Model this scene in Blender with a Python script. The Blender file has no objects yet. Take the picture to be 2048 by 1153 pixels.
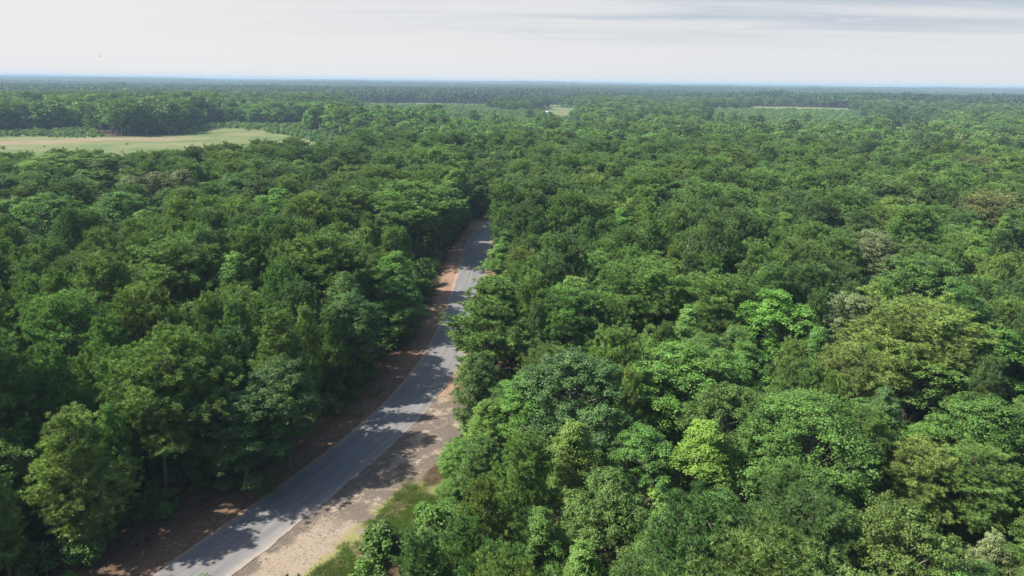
import bpy, math, random
import numpy as np
R_ = math.radians
scene = bpy.context.scene
C = scene.collection

# ------------------------------------------------------------------ camera
PITCH, ROLL, H = R_(16.85), R_(0.7), 45.0
FPX = 1366.0                                    # focal length in pixels of a 2048 wide picture
fw = np.array([0, math.cos(PITCH), -math.sin(PITCH)])
r0 = np.array([1.0, 0, 0]); u0 = np.cross(r0, fw)
rt = r0*math.cos(ROLL) + u0*math.sin(ROLL)
up = u0*math.cos(ROLL) - r0*math.sin(ROLL)
CAM = np.array([0, 0, H])
cd = bpy.data.cameras.new('camera'); cam = bpy.data.objects.new('camera', cd); C.objects.link(cam)
from mathutils import Matrix, Vector
cam.matrix_world = Matrix([[rt[0], up[0], -fw[0], 0], [rt[1], up[1], -fw[1], 0], [rt[2], up[2], -fw[2], H], [0, 0, 0, 1]])
cd.sensor_width = 36; cd.lens = 36*FPX/2048
cd.clip_start = 1; cd.clip_end = 60000
scene.camera = cam

# ------------------------------------------------------------------ sky, sun, exposure
SUN_AZ, SUN_EL = R_(-96), R_(46)                # azimuth from the view direction, towards the left
sdir = Vector((math.sin(SUN_AZ)*math.cos(SUN_EL), math.cos(SUN_AZ)*math.cos(SUN_EL), math.sin(SUN_EL)))
w = bpy.data.worlds.new('World'); scene.world = w; w.use_nodes = True
nt = w.node_tree; N = nt.nodes; L = nt.links; N.clear()
def nd(tree, typ, **k):
    n = tree.nodes.new(typ)
    for a, b in k.items():
        if a.startswith('i_'):
            key = a[2:]; n.inputs[int(key) if key.isdigit() else key].default_value = b
        else: setattr(n, a, b)
    return n
def mth(tree, op, a, b=None, c=None, clamp=False):
    n = tree.nodes.new('ShaderNodeMath'); n.operation = op; n.use_clamp = clamp
    for i, v in enumerate((a, b, c)):
        if v is None: continue
        if isinstance(v, (int, float)): n.inputs[i].default_value = v
        else: tree.links.new(v, n.inputs[i])
    return n.outputs[0]
def mixc(tree, f, a, b, mode='MIX'):
    n = tree.nodes.new('ShaderNodeMix'); n.data_type = 'RGBA'; n.blend_type = mode
    for s, v in ((n.inputs[0], f), (n.inputs[6], a), (n.inputs[7], b)):
        if isinstance(v, (int, float)): s.default_value = v
        elif isinstance(v, tuple): s.default_value = v if len(v) == 4 else v + (1,)
        else: tree.links.new(v, s)
    return n.outputs[2]
def smooth(tree, v, a, b, lo=0.0, hi=1.0):
    n = tree.nodes.new('ShaderNodeMapRange'); n.interpolation_type = 'SMOOTHSTEP'; n.clamp = True
    tree.links.new(v, n.inputs[0])
    for i, x in zip((1, 2, 3, 4), (a, b, lo, hi)): n.inputs[i].default_value = x
    return n.outputs[0]
out = N.new('ShaderNodeOutputWorld'); bg = nd(nt, 'ShaderNodeBackground', i_Strength=0.1)
L.new(bg.outputs[0], out.inputs[0])
sky = nd(nt, 'ShaderNodeTexSky', sky_type='NISHITA', sun_disc=False, sun_elevation=SUN_EL, sun_rotation=SUN_AZ,
         air_density=1.0, dust_density=1.5, ozone_density=1.0)
tc = N.new('ShaderNodeTexCoord')
sep = N.new('ShaderNodeSeparateXYZ'); L.new(tc.outputs['Generated'], sep.inputs[0])
dx, dy, dz = sep.outputs
# thin streaky cloud veil: coordinates of a flat cloud layer seen from below
zz = mth(nt, 'ADD', mth(nt, 'MAXIMUM', dz, 0.0), 0.035)
comb = N.new('ShaderNodeCombineXYZ')
L.new(mth(nt, 'DIVIDE', dx, zz), comb.inputs[0]); L.new(mth(nt, 'DIVIDE', dy, zz), comb.inputs[1])
mp = nd(nt, 'ShaderNodeMapping'); mp.inputs['Scale'].default_value = (0.15, 0.60, 1); mp.inputs['Rotation'].default_value = (0, 0, R_(7))
mp.inputs['Location'].default_value = (3.1, 1.7, 0)
L.new(comb.outputs[0], mp.inputs[0])
n1 = nd(nt, 'ShaderNodeTexNoise', i_Scale=1.0, i_Detail=7.0, i_Roughness=0.55, i_Distortion=0.25); L.new(mp.outputs[0], n1.inputs['Vector'])
cl = smooth(nt, n1.outputs[0], 0.40, 0.62)
side = smooth(nt, dx, -0.75, 0.75)               # the veil is thinner and greyer away from the sun
hz = smooth(nt, dz, 0.035, 0.085)                  # open sky shows above the horizon haze
greyblue = (2.5, 2.85, 3.2)
white = mixc(nt, side, (4.2, 4.08, 4.08), (3.75, 3.8, 3.9))
gap = mth(nt, 'MULTIPLY', mth(nt, 'MULTIPLY', hz, mth(nt, 'ADD', mth(nt, 'MULTIPLY', side, 1.5), -0.12, clamp=True)),
          mth(nt, 'SUBTRACT', 1.0, mth(nt, 'MULTIPLY', cl, 0.8)), clamp=True)
low = mixc(nt, gap, white, greyblue)
# small bright puffs
mp2 = nd(nt, 'ShaderNodeMapping'); mp2.inputs['Scale'].default_value = (0.9, 1.6, 1); L.new(comb.outputs[0], mp2.inputs[0])
n2 = nd(nt, 'ShaderNodeTexNoise', i_Scale=1.0, i_Detail=4.0); L.new(mp2.outputs[0], n2.inputs['Vector'])
puff = mth(nt, 'MULTIPLY', smooth(nt, n2.outputs[0], 0.60, 0.72), mth(nt, 'MULTIPLY', hz, 0.6))
low = mixc(nt, puff, low, (4.1, 4.1, 4.15))
hi_f = smooth(nt, dz, 0.10, 0.27, 0.0, 0.94)
L.new(mixc(nt, hi_f, low, sky.outputs[0]), bg.inputs[0])

sl = bpy.data.lights.new('sun', 'SUN'); sl.energy = 5.0; sl.angle = R_(0.53); sl.color = (1.0, 0.95, 0.86)
so = bpy.data.objects.new('sun', sl); C.objects.link(so); so.rotation_euler = sdir.to_track_quat('Z', 'Y').to_euler(); so.location = (-60, 30, 150)
vs = scene.view_settings; vs.view_transform = 'Standard'; vs.look = 'None'; vs.gamma = 1; vs.exposure = 1.05
cy = scene.cycles; cy.max_bounces = 6; cy.diffuse_bounces = 3; cy.glossy_bounces = 1; cy.transmission_bounces = 3; cy.volume_bounces = 0
cy.use_denoising = True; cy.denoiser = 'OPENIMAGEDENOISE'; cy.denoising_prefilter = 'NONE'

# ------------------------------------------------------------------ helpers
rng = np.random.default_rng(11)
def ground_at(px, py, z=0.0):
    d = fw*FPX + rt*(px-1024) - up*(py-576.5)
    return CAM + d*((z-H)/d[2])
def project(p):
    v = np.asarray(p, float) - CAM; d = v@fw
    return 1024 + FPX*(v@rt)/d, 576.5 - FPX*(v@up)/d, d
def tag(o, label=None, cat=None, group=None, kind=None):
    for k, v in (('label', label), ('category', cat), ('group', group), ('kind', kind)):
        if v: o[k] = v
    return o
def add(o, parent=None):
    C.objects.link(o)
    if parent: o.parent = parent
    return o
class Acc:
    """collects vertices and faces (3 or 4 corners) with a material slot and a per-face random value"""
    def __init__(s): s.v = []; s.f = []; s.n = 0
    def put(s, v, f, mat=0, val=0.5):
        v = np.asarray(v, np.float32); f = np.asarray(f, np.int64)
        s.v.append(v); s.f.append((f + s.n, mat, np.broadcast_to(np.asarray(val, np.float32), (len(f),)))); s.n += len(v)
    def tube(s, pts, rad, k=6, mat=0, cap=True):
        pts = np.asarray(pts, float); n = len(pts); rad = np.broadcast_to(rad, (n,))
        t = np.gradient(pts, axis=0); t /= np.linalg.norm(t, axis=1)[:, None] + 1e-9
        ref = np.where(np.abs(t[:, 2:3]) > 0.9, np.array([[1., 0, 0]]), np.array([[0, 0, 1.]]))
        a = np.cross(t, ref); a /= np.linalg.norm(a, axis=1)[:, None]; b = np.cross(t, a)
        ang = np.linspace(0, 2*math.pi, k, endpoint=False)
        ring = pts[:, None] + rad[:, None, None]*(np.cos(ang)[None, :, None]*a[:, None] + np.sin(ang)[None, :, None]*b[:, None])
        i = np.arange(n-1)[:, None]*k; j = np.arange(k)[None]
        f = np.stack([i+j, i+(j+1) % k, i+k+(j+1) % k, i+k+j], -1).reshape(-1, 4)
        s.put(ring.reshape(-1, 3), f, mat)
    def box(s, lo, hi, mat=0):
        x0, y0, z0 = lo; x1, y1, z1 = hi
        v = [(x0,y0,z0),(x1,y0,z0),(x1,y1,z0),(x0,y1,z0),(x0,y0,z1),(x1,y0,z1),(x1,y1,z1),(x0,y1,z1)]
        s.put(v, [(0,3,2,1),(4,5,6,7),(0,1,5,4),(1,2,6,5),(2,3,7,6),(3,0,4,7)], mat)
    def mesh(s, name, mats, smooth_mats=()):
        me = bpy.data.meshes.new(name)
        v = np.concatenate(s.v); me.vertices.add(len(v)); me.vertices.foreach_set('co', v.ravel())
        cnt = np.concatenate([np.full(len(f), f.shape[1]) for f, _, _ in s.f]); idx = np.concatenate([f.ravel() for f, _, _ in s.f])
        me.loops.add(len(idx)); me.loops.foreach_set('vertex_index', idx.astype(np.int32))
        me.polygons.add(len(cnt)); st = np.concatenate([[0], np.cumsum(cnt)[:-1]])
        me.polygons.foreach_set('loop_start', st.astype(np.int32))
        mi = np.concatenate([np.full(len(f), m) for f, m, _ in s.f]).astype(np.int32)
        me.polygons.foreach_set('material_index', mi)
        me.polygons.foreach_set('use_smooth', np.isin(mi, smooth_mats))
        at = me.attributes.new('val', 'FLOAT', 'FACE'); at.data.foreach_set('value', np.concatenate([x for _, _, x in s.f]).astype(np.float32))
        for m in mats: me.materials.append(m)
        me.update(calc_edges=True); return me
    def obj(s, name, mats, parent=None, **k):
        return add(bpy.data.objects.new(name, s.mesh(name, mats if isinstance(mats, list) else [mats], **k)), parent)
def unit(v): return v/(np.linalg.norm(v, axis=-1, keepdims=True) + 1e-9)

# ------------------------------------------------------------------ materials
def mat(name):
    m = bpy.data.materials.new(name); m.use_nodes = True; m.node_tree.nodes.clear()
    t = m.node_tree; o = t.nodes.new('ShaderNodeOutputMaterial'); return m, t, o
def noise(t, vec, scale, detail=4.0, rough=0.55, dist=0.0):
    n = nd(t, 'ShaderNodeTexNoise', i_Scale=scale, i_Detail=detail, i_Roughness=rough, i_Distortion=dist)
    if vec is not None: t.links.new(vec, n.inputs['Vector'])
    return n.outputs[0]
def leaf_material(name, trans, spec, tipmix=0.35, gain=1.0):
    m, t, o = mat(name)
    tint = nd(t, 'ShaderNodeAttribute', attribute_type='INSTANCER', attribute_name='tint')
    val = nd(t, 'ShaderNodeAttribute', attribute_type='GEOMETRY', attribute_name='val')
    k = mth(t, 'ADD', mth(t, 'MULTIPLY', val.outputs['Fac'], 1.4*gain), 0.36*gain)          # some leaves paler, some darker
    vm = t.nodes.new('ShaderNodeVectorMath'); vm.operation = 'SCALE'; t.links.new(tint.outputs['Color'], vm.inputs[0]); t.links.new(k, vm.inputs[3])
    young = mixc(t, mth(t, 'MULTIPLY', smooth(t, val.outputs['Fac'], 0.72, 1.0), tipmix), vm.outputs[0], (0.20, 0.24, 0.055))
    p = nd(t, 'ShaderNodeBsdfPrincipled', i_Roughness=0.5); t.links.new(young, p.inputs['Base Color'])
    p.inputs['Specular IOR Level'].default_value = spec
    tr = t.nodes.new('ShaderNodeBsdfTranslucent')
    t.links.new(mixc(t, 1.0, young, (1.4, 1.4, 0.75), 'MULTIPLY'), tr.inputs[0])
    mx = nd(t, 'ShaderNodeMixShader', i_0=trans); t.links.new(p.outputs[0], mx.inputs[1]); t.links.new(tr.outputs[0], mx.inputs[2])
    t.links.new(mx.outputs[0], o.inputs[0]); return m
def bark_material(name, c1, c2):
    m, t, o = mat(name); g = t.nodes.new('ShaderNodeTexCoord')
    mp_ = nd(t, 'ShaderNodeMapping'); mp_.inputs['Scale'].default_value = (4, 4, 0.8); t.links.new(g.outputs['Object'], mp_.inputs[0])
    p = nd(t, 'ShaderNodeBsdfPrincipled', i_Roughness=0.9)
    t.links.new(mixc(t, noise(t, mp_.outputs[0], 1.5), c1, c2), p.inputs['Base Color']); t.links.new(p.outputs[0], o.inputs[0]); return m
M_NEEDLE = leaf_material('pine_needles', 0.20, 0.16, 0.32, gain=1.30)
M_LEAF = leaf_material('broad_leaves', 0.26, 0.22, 0.35, gain=1.02)
M_PBARK = bark_material('pine_bark', (0.06, 0.045, 0.036), (0.17, 0.135, 0.11))
M_BBARK = bark_material('grey_bark', (0.06, 0.055, 0.046), (0.17, 0.155, 0.13))
M_DEAD = bark_material('bleached_wood', (0.38, 0.35, 0.31), (0.55, 0.52, 0.47))
def plain(name, c, rough=0.7, var=0.15, scale=3.0):
    m, t, o = mat(name); g = t.nodes.new('ShaderNodeTexCoord'); p = nd(t, 'ShaderNodeBsdfPrincipled', i_Roughness=rough)
    a = tuple(x*(1-var) for x in c); b = tuple(x*(1+var) for x in c)
    t.links.new(mixc(t, noise(t, g.outputs['Object'], scale), a, b), p.inputs['Base Color']); t.links.new(p.outputs[0], o.inputs[0]); return m

# ------------------------------------------------------------------ tree shapes
def needles(acc, P, D, K, length, width, val, r):
    """K narrow blades bursting out of each tuft centre P around its direction D"""
    n = len(P); d = unit(np.repeat(D, K, 0)*0.75 + r.normal(size=(n*K, 3))*0.62)
    s = unit(np.cross(d, r.normal(size=(n*K, 3))))*width*0.5
    c = np.repeat(P, K, 0); l = length*(0.75 + 0.5*r.random((n*K, 1)))
    v = np.stack([c + s, c - s, c + d*l], 1).reshape(-1, 3)
    vv = np.clip(np.repeat(val, K) + r.normal(size=n*K)*0.10, 0, 1)
    acc.put(v, np.arange(n*K*3).reshape(-1, 3), 0, vv)
def leaves(acc, P, Nrm, size, val, r):
    n = len(P); nn = unit(Nrm + r.normal(size=(n, 3))*0.55)
    a = unit(np.cross(nn, r.normal(size=(n, 3)))); b = np.cross(nn, a)
    sz = size*(0.6 + 0.8*r.random((n, 1)))
    v = np.stack([P - a*sz*0.55, P + b*sz*0.36 - nn*sz*0.06, P + a*sz*0.55, P - b*sz*0.36 - nn*sz*0.06], 1).reshape(-1, 3)
    acc.put(v, np.arange(n*4).reshape(-1, 4), 0, np.clip(val, 0, 1))
def pine(seed, h=18.0, rad=3.8, frac=0.52, dome=0.6, nb=52, detail=1.0, tufts=2.2, K=36, L_=0.43, W_=0.075):
    """returns (crown Acc, wood Acc): whorled limbs that turn up at the end, each tip a cloud of needle tufts"""
    r = np.random.default_rng(seed); cr, wd = Acc(), Acc()
    bend = r.normal(size=2)*0.35
    def axis(z): return np.array([bend[0]*math.sin(z/h*3), bend[1]*math.sin(z/h*2.2+.5)-bend[1]*math.sin(.5), z])
    zs = np.linspace(-0.3, h*0.985, 9)
    wd.tube([axis(z) for z in zs], 0.23*(1-zs/h*0.93)*h/18+0.015, 7)
    z0 = h*(1-frac); az = r.random()*6.28
    TP, TD, TV = [], [], []
    sidef = 1 + 0.25*np.sin(np.arange(7)+r.random()*6)    # uneven outline round the stem
    for i in range(nb):
        t = (i+r.random()*0.8)/nb; z = z0 + (h*0.97-z0)*t; az += 2.4 + r.normal()*0.35
        prof = (1-t**2.3)**0.75 if dome > 0.5 else (1-t)**0.72
        prof *= min(1, 0.55+t*2.2)
        l = rad*prof*(0.72+0.5*r.random())*sidef[int((az % 6.28)/6.28*7) % 7] + 0.35
        if t < 0.25 and r.random() < 0.3: l *= 0.5
        o = axis(z); d = np.array([math.cos(az), math.sin(az)]); rise = 0.16 + 0.55*t + r.normal()*0.16
        s = np.linspace(0, 1, 5); pts = np.stack([o[0]+d[0]*l*s, o[1]+d[1]*l*s, o[2] + l*(rise*s - 0.22*s*(1-s)*(1-t) + 0.18*s**2)], 1)
        wd.tube(pts, (0.025+0.018*l)*(1-s*0.8), 4)
        bv = 0.45 + r.normal()*0.13
        nbl = max(3, int((3+l*2.6)*detail))
        for j in range(nbl):
            q = 0.22 + 0.78*(j+0.7)/nbl; sd = 1 if j % 2 else -1
            bl = l*0.42*(1.12-q)+0.35
            base = pts[0]*(1-q) + pts[-1]*q; base[2] = np.interp(q, s, pts[:, 2])
            ang = az + sd*(0.9+r.normal()*0.25)*(1 if q < 0.96 else 0.1)
            dd = np.array([math.cos(ang), math.sin(ang), 0.30+0.30*t+r.normal()*0.42]); tip = base + dd*bl
            if bl > 0.7: wd.tube(np.stack([base, tip]), [0.02, 0.008], 3)
            nt_ = max(1, int(tufts*(0.6+bl*0.7)+r.random()*.8))
            qq = np.linspace(1.0, 0.30, nt_)+r.normal(size=nt_)*.06
            pp = base + (tip-base)*qq[:, None] + r.normal(size=(nt_, 3))*np.array([0.18, 0.18, 0.26])
            TP.append(pp); TD.append(np.tile(dd*0.5+np.array([0, 0, 0.9]), (nt_, 1))); TV.append(bv + r.normal(size=nt_)*0.07 + 0.12*(qq-0.5))
    TP = np.concatenate(TP); TD = unit(np.concatenate(TD)); TV = np.concatenate(TV)
    needles(cr, TP, TD, K, L_, W_, TV, r); return cr, wd
def broad(seed, h=17.0, rad=4.6, frac=0.62, shape=0.5, lobes=46, sub=13, leaf=48, size=0.18, lr=1.25, tipy=0.0, loose=1.0):
    """returns (crown, wood): limbs carrying lobes of leaf clusters; shape 0 = round, 1 = pyramidal"""
    r = np.random.default_rng(seed); cr, wd = Acc(), Acc(); z0 = h*(1-frac); hc = h-z0
    zs = np.linspace(-0.3, h*0.8, 7); b = r.normal(size=2)*0.4
    stem = np.stack([b[0]*np.sin(zs/h*3), b[1]*np.sin(zs/h*2.5), zs], 1)
    wd.tube(stem, 0.30*(1-zs/h)*h/17*(0.7+rad/12)+0.03, 7)
    cents, rads = [], []
    k = 0
    ph = r.random(3)*6.28
    while len(cents) < lobes and k < lobes*40:
        k += 1
        t = r.random()**0.8; a = r.random()*6.28
        prof = math.sqrt(max(0, 1-((t-0.42)/0.60)**2)) if t > 0.42 else math.sqrt(max(0, 1-((0.42-t)/0.56)**2))
        prof = prof*(1-shape) + shape*min(1, (1-t)*1.35+0.10)*min(1, 0.5+t*3)
        prof *= 1 + 0.22*math.sin(a*2+ph[0]) + 0.14*math.sin(a*3+ph[1]+t*4)
        lrad = lr*(0.65+0.7*r.random())*(1-0.35*t*shape)
        rr = max(0.0, rad*prof - lrad*0.75)*(1 if r.random() < 0.8 else r.random())
        c = np.array([math.cos(a)*rr, math.sin(a)*rr, z0+lrad*0.5+(hc-lrad*1.35)*t])
        if cents and min(np.linalg.norm((np.array(cents)-c)*np.array([1, 1, 1.25]), axis=1)) < lrad*0.72: continue
        cents.append(c); rads.append(lrad)
    cents = np.array(cents); rads = np.array(rads)
    for c, q in zip(cents, rads):
        zs_ = max(z0*0.75, c[2]-np.hypot(c[0], c[1])*0.9-0.6); st = np.array([np.interp(zs_, zs, stem[:, 0]), np.interp(zs_, zs, stem[:, 1]), min(zs_, h*0.8)])
        mid = st*0.45+c*0.55+np.array([0, 0, -0.25*q])
        wd.tube(np.stack([st, mid, c]), [0.10, 0.06, 0.02], 4)
    n = len(cents); d = unit(r.normal(size=(n*sub, 3))+np.array([0, 0, 0.35])); lc = np.repeat(cents, sub, 0); lrr = np.repeat(rads, sub)
    sc = lc + d*(lrr*(0.72+0.42*r.random(n*sub)*loose))[:, None]*np.array([1, 1, 0.78])
    sr = 0.30+0.30*r.random(n*sub); sv = np.repeat(0.42+r.normal(size=n)*0.09, sub)+r.normal(size=n*sub)*0.08
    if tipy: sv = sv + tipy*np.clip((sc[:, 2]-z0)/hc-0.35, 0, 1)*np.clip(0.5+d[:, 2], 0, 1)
    dl = unit(r.normal(size=(n*sub*leaf, 3)) + np.array([0, 0, 0.4]))
    P = np.repeat(sc, leaf, 0) + dl*(np.repeat(sr, leaf)*(0.45+0.75*r.random(n*sub*leaf)))[:, None]*np.array([1.1, 1.1, 0.65])
    Nn = np.repeat(d, leaf, 0)*0.5+dl*0.4+np.array([0, 0, 0.75])
    leaves(cr, P, Nn, size, np.repeat(sv, leaf)+r.normal(size=len(P))*0.10, r); return cr, wd
def bare(seed, h, limbs=9, rad=1.8, r_=0.16):
    r = np.random.default_rng(seed); a = Acc(); zs = np.linspace(-0.3, h, 8); b = r.normal(size=2)*0.25
    a.tube(np.stack([b[0]*np.sin(zs/h*3), b[1]*np.sin(zs/h*2), zs], 1), r_*(1-zs/h*0.85), 6); br = Acc()
    for i in range(limbs):
        z = h*(0.45+0.53*i/limbs); an = i*2.4; l = rad*(1.1-i/limbs)*(0.5+0.6*r.random())
        s = np.linspace(0, 1, 4); p0 = np.array([b[0]*math.sin(z/h*3), b[1]*math.sin(z/h*2), z])
        br.tube(p0+np.stack([math.cos(an)*l*s, math.sin(an)*l*s, l*0.5*s+l*0.3*s**2], 1), 0.05*(1-s*0.8), 4)
    return a, br

PINE = [dict(seed=1, h=18, rad=4.0, frac=.66, dome=1, nb=74), dict(seed=2, h=18, rad=3.4, frac=.74, dome=0, nb=80),
        dict(seed=3, h=18, rad=4.6, frac=.60, dome=1, nb=76), dict(seed=4, h=18, rad=3.7, frac=.74, dome=1, nb=78),
        dict(seed=5, h=18, rad=3.9, frac=.82, dome=0, nb=88), dict(seed=6, h=18, rad=4.3, frac=.54, dome=1, nb=66),
        dict(seed=7, h=18, rad=5.0, frac=.92, dome=0, nb=112)]                # the last is an open-grown roadside pine, limbs to the ground
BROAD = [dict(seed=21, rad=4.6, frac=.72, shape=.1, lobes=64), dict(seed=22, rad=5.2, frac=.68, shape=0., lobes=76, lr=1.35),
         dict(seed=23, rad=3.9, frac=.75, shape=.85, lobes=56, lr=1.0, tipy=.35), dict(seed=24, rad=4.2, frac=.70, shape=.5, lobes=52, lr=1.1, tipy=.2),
         dict(seed=25, rad=4.8, frac=.60, shape=.2, lobes=44, lr=1.3, loose=1.6), dict(seed=26, rad=6.2, frac=.78, shape=0., lobes=130, lr=1.35, size=.175),
         dict(seed=27, rad=4.6, frac=.92, shape=.3, lobes=80, lr=1.2)]        # the last keeps its leaves down to the ground
def normalise(k): k = dict(k); k.setdefault('h', 17.0); return k
PINE_M = []; BROAD_M = []
for kw in PINE:
    a, b_ = pine(**kw); PINE_M.append((a.mesh('pine_crown', [M_NEEDLE]), b_.mesh('pine_trunk', [M_PBARK], smooth_mats=(0,)), kw['h'], kw['rad']))
for kw in BROAD:
    kw = normalise(kw); a, b_ = broad(**kw); BROAD_M.append((a.mesh('leafy_crown', [M_LEAF]), b_.mesh('grey_trunk', [M_BBARK], smooth_mats=(0,)), kw['h'], kw['rad']))

def merged(name, a, b_, mats):
    """one mesh out of crown and wood, for the woods nobody could count"""
    m = Acc(); m.v = a.v + b_.v; m.f = a.f + [(f+a.n, 1, v) for f, _, v in b_.f]; m.n = a.n+b_.n
    return m.mesh(name, mats)
def from_meshes(name, pair):
    import bmesh
    bm = bmesh.new(); bm.from_mesh(pair[0]); nf = len(bm.faces); bm.from_mesh(pair[1]); bm.faces.ensure_lookup_table()
    for f in bm.faces[nf:]: f.material_index = 1
    me = bpy.data.meshes.new(name); bm.to_mesh(me); bm.free()
    me.materials.append(pair[0].materials[0]); me.materials.append(pair[1].materials[0]); return me
def library(name, meshes):
    c = bpy.data.collections.new(name)
    for i, me in enumerate(meshes): c.objects.link(bpy.data.objects.new(f'{name}_{chr(97+i)}', me))
    return c
LIB_PINE = library('pine_kinds', [from_meshes('pine_whole', p) for p in PINE_M])
LIB_BROAD = library('broadleaf_kinds', [from_meshes('broadleaf_whole', p) for p in BROAD_M])
# coarser trees for the middle distance
far = []
for i in range(5):
    a, b_ = pine(60+i, h=18, rad=4.0+0.35*i, frac=.5+.06*i, dome=i % 2, nb=30, detail=0.5, tufts=1.5, K=9, L_=0.95, W_=0.42); far.append(merged('far_pine', a, b_, [M_NEEDLE, M_PBARK]))
for i in range(4):
    a, b_ = broad(70+i, h=17, rad=5.2+0.5*i, frac=.84, shape=[0, .25, .6, .1][i], lobes=34, sub=10, leaf=8, size=0.72, lr=1.75); far.append(merged('far_broadleaf', a, b_, [M_LEAF, M_BBARK]))
LIB_FAR = library('far_tree_kinds', far)
shrubs = []
for i in range(4):
    a, b_ = broad(80+i, h=3.0, rad=1.7, frac=.95, shape=[0, .2, .6, 0][i], lobes=14, sub=7, leaf=14, size=0.26, lr=0.6); shrubs.append(merged('shrub', a, b_, [M_LEAF, M_BBARK]))
LIB_SHRUB = library('shrub_kinds', shrubs)

def scatter(name, lib, P, scale, idx, tint, rotz=None, label=None, cat=None, mat_=None):
    P = np.asarray(P, np.float32); n = len(P); me = bpy.data.meshes.new(name); me.vertices.add(n); me.vertices.foreach_set('co', P.ravel())
    sc = np.asarray(scale, np.float32)
    if sc.ndim == 1: sc = np.repeat(sc[:, None], 3, 1)
    rot = np.zeros((n, 3), np.float32); rot[:, 2] = rng.random(n)*6.28 if rotz is None else rotz
    rot[:, :2] = rng.normal(size=(n, 2))*0.03
    for nm, ty, fld, dat in (('sc', 'FLOAT_VECTOR', 'vector', sc), ('rot', 'FLOAT_VECTOR', 'vector', rot), ('idx', 'INT', 'value', np.asarray(idx, np.int32)),
                             ('tint', 'FLOAT_VECTOR', 'vector', np.asarray(tint, np.float32))):
        a = me.attributes.new(nm, ty, 'POINT'); a.data.foreach_set(fld, np.ascontiguousarray(dat).ravel())
    o = add(bpy.data.objects.new(name, me)); tag(o, label, cat, kind='stuff')
    g = bpy.data.node_groups.new(name+'_scatter', 'GeometryNodeTree')
    g.interface.new_socket('Geometry', in_out='INPUT', socket_type='NodeSocketGeometry'); g.interface.new_socket('Geometry', in_out='OUTPUT', socket_type='NodeSocketGeometry')
    gi = g.nodes.new('NodeGroupInput'); go = g.nodes.new('NodeGroupOutput'); ip = g.nodes.new('GeometryNodeInstanceOnPoints')
    ci = g.nodes.new('GeometryNodeCollectionInfo'); ci.inputs['Collection'].default_value = lib; ci.inputs['Separate Children'].default_value = True; ci.inputs['Reset Children'].default_value = True
    def na(nm, ty):
        x = g.nodes.new('GeometryNodeInputNamedAttribute'); x.data_type = ty; x.inputs['Name'].default_value = nm; return x.outputs['Attribute']
    e2r = g.nodes.new('FunctionNodeEulerToRotation')
    g.links.new(gi.outputs[0], ip.inputs['Points']); g.links.new(ci.outputs[0], ip.inputs['Instance']); ip.inputs['Pick Instance'].default_value = True
    g.links.new(na('idx', 'INT'), ip.inputs['Instance Index']); g.links.new(na('rot', 'FLOAT_VECTOR'), e2r.inputs[0]); g.links.new(e2r.outputs[0], ip.inputs['Rotation'])
    g.links.new(na('sc', 'FLOAT_VECTOR'), ip.inputs['Scale']); g.links.new(ip.outputs[0], go.inputs[0])
    md = o.modifiers.new('scatter', 'NODES'); md.node_group = g; return o

# ------------------------------------------------------------------ the lie of the land
YC = np.array([-40, 0, 30, 63.4, 71.3, 78.9, 87.5, 98.4, 107, 122, 138, 156, 180, 200, 215, 235, 260, 300, 360])
XL = np.array([-84, -61, -45, -28.7, -25.1, -21.8, -18.8, -16.3, -14.9, -13.7, -13.3, -13.3, -13.5, -12.6, -11.2, -8.2, -3.5, 6, 22])
ys = np.linspace(-40, 360, 801); xs = np.interp(ys, YC, XL)
for _ in range(60): xs[1:-1] = (xs[:-2]+2*xs[1:-1]+xs[2:])/4
tx = np.gradient(xs, ys); nn_ = np.sqrt(1+tx**2); HALF = 3.3
cx, cyy = xs + HALF/nn_, ys - HALF*tx/nn_                      # centreline
RN = np.stack([1/nn_, -tx/nn_], 1)                             # unit normal to the right
def road_st(x, y):
    """signed distance right of the centreline, and how far along it"""
    x = np.atleast_1d(x); y = np.atleast_1d(y); s = np.empty(len(x)); t = np.empty(len(x))
    for i in range(0, len(x), 4000):
        d = (x[i:i+4000, None]-cx[::4][None])**2 + (y[i:i+4000, None]-cyy[::4][None])**2; j = d.argmin(1)*4
        s[i:i+4000] = (x[i:i+4000]-cx[j])*RN[j, 0] + (y[i:i+4000]-cyy[j])*RN[j, 1]; t[i:i+4000] = cyy[j]
    return s, t
def terrain(x, y):
    D = np.hypot(x, y); a = np.arctan2(x, np.maximum(y, 1e-3)); k = np.clip((D-1250)/1500, 0, 1); far_ = np.clip((D-4500)/5500, 0, 1)
    h = k*(4.5*np.sin(x/720+1.1)*np.cos(y/610+0.4) + 3.6*np.sin(x/470-y/390+2.0) + 3.0*np.sin(y/283+x/900))
    h += 7.5*np.exp(-((D-1750)/330)**2)*np.clip((a-0.18)/0.16, 0, 1) - 4*np.exp(-((D-2900)/700)**2)
    h += far_*(9 + 5*np.sin(a*9+1.3) + 3*np.sin(a*23+0.4) + 2*np.sin(a*51) + 4*np.sin(D/900+a*4))
    return h
def fn(x, y, s=1.0, o=0.0):
    """cheap smooth noise for zones, about -1..1"""
    return (np.sin(x/(31*s)+o)*np.cos(y/(37*s)+1.7*o) + 0.6*np.sin(x/(13*s)+y/(17*s)+2*o) + 0.4*np.sin(x/(7.3*s)-y/(8.1*s)+o*3))/1.6
def UD(x, y):
    v = np.stack([x, y, np.zeros_like(x)], 1) - CAM; d = np.maximum(v@fw, 1.0)
    return 1024 + FPX*(v@rt)/d, np.hypot(x, y)
IN = np.interp
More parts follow.
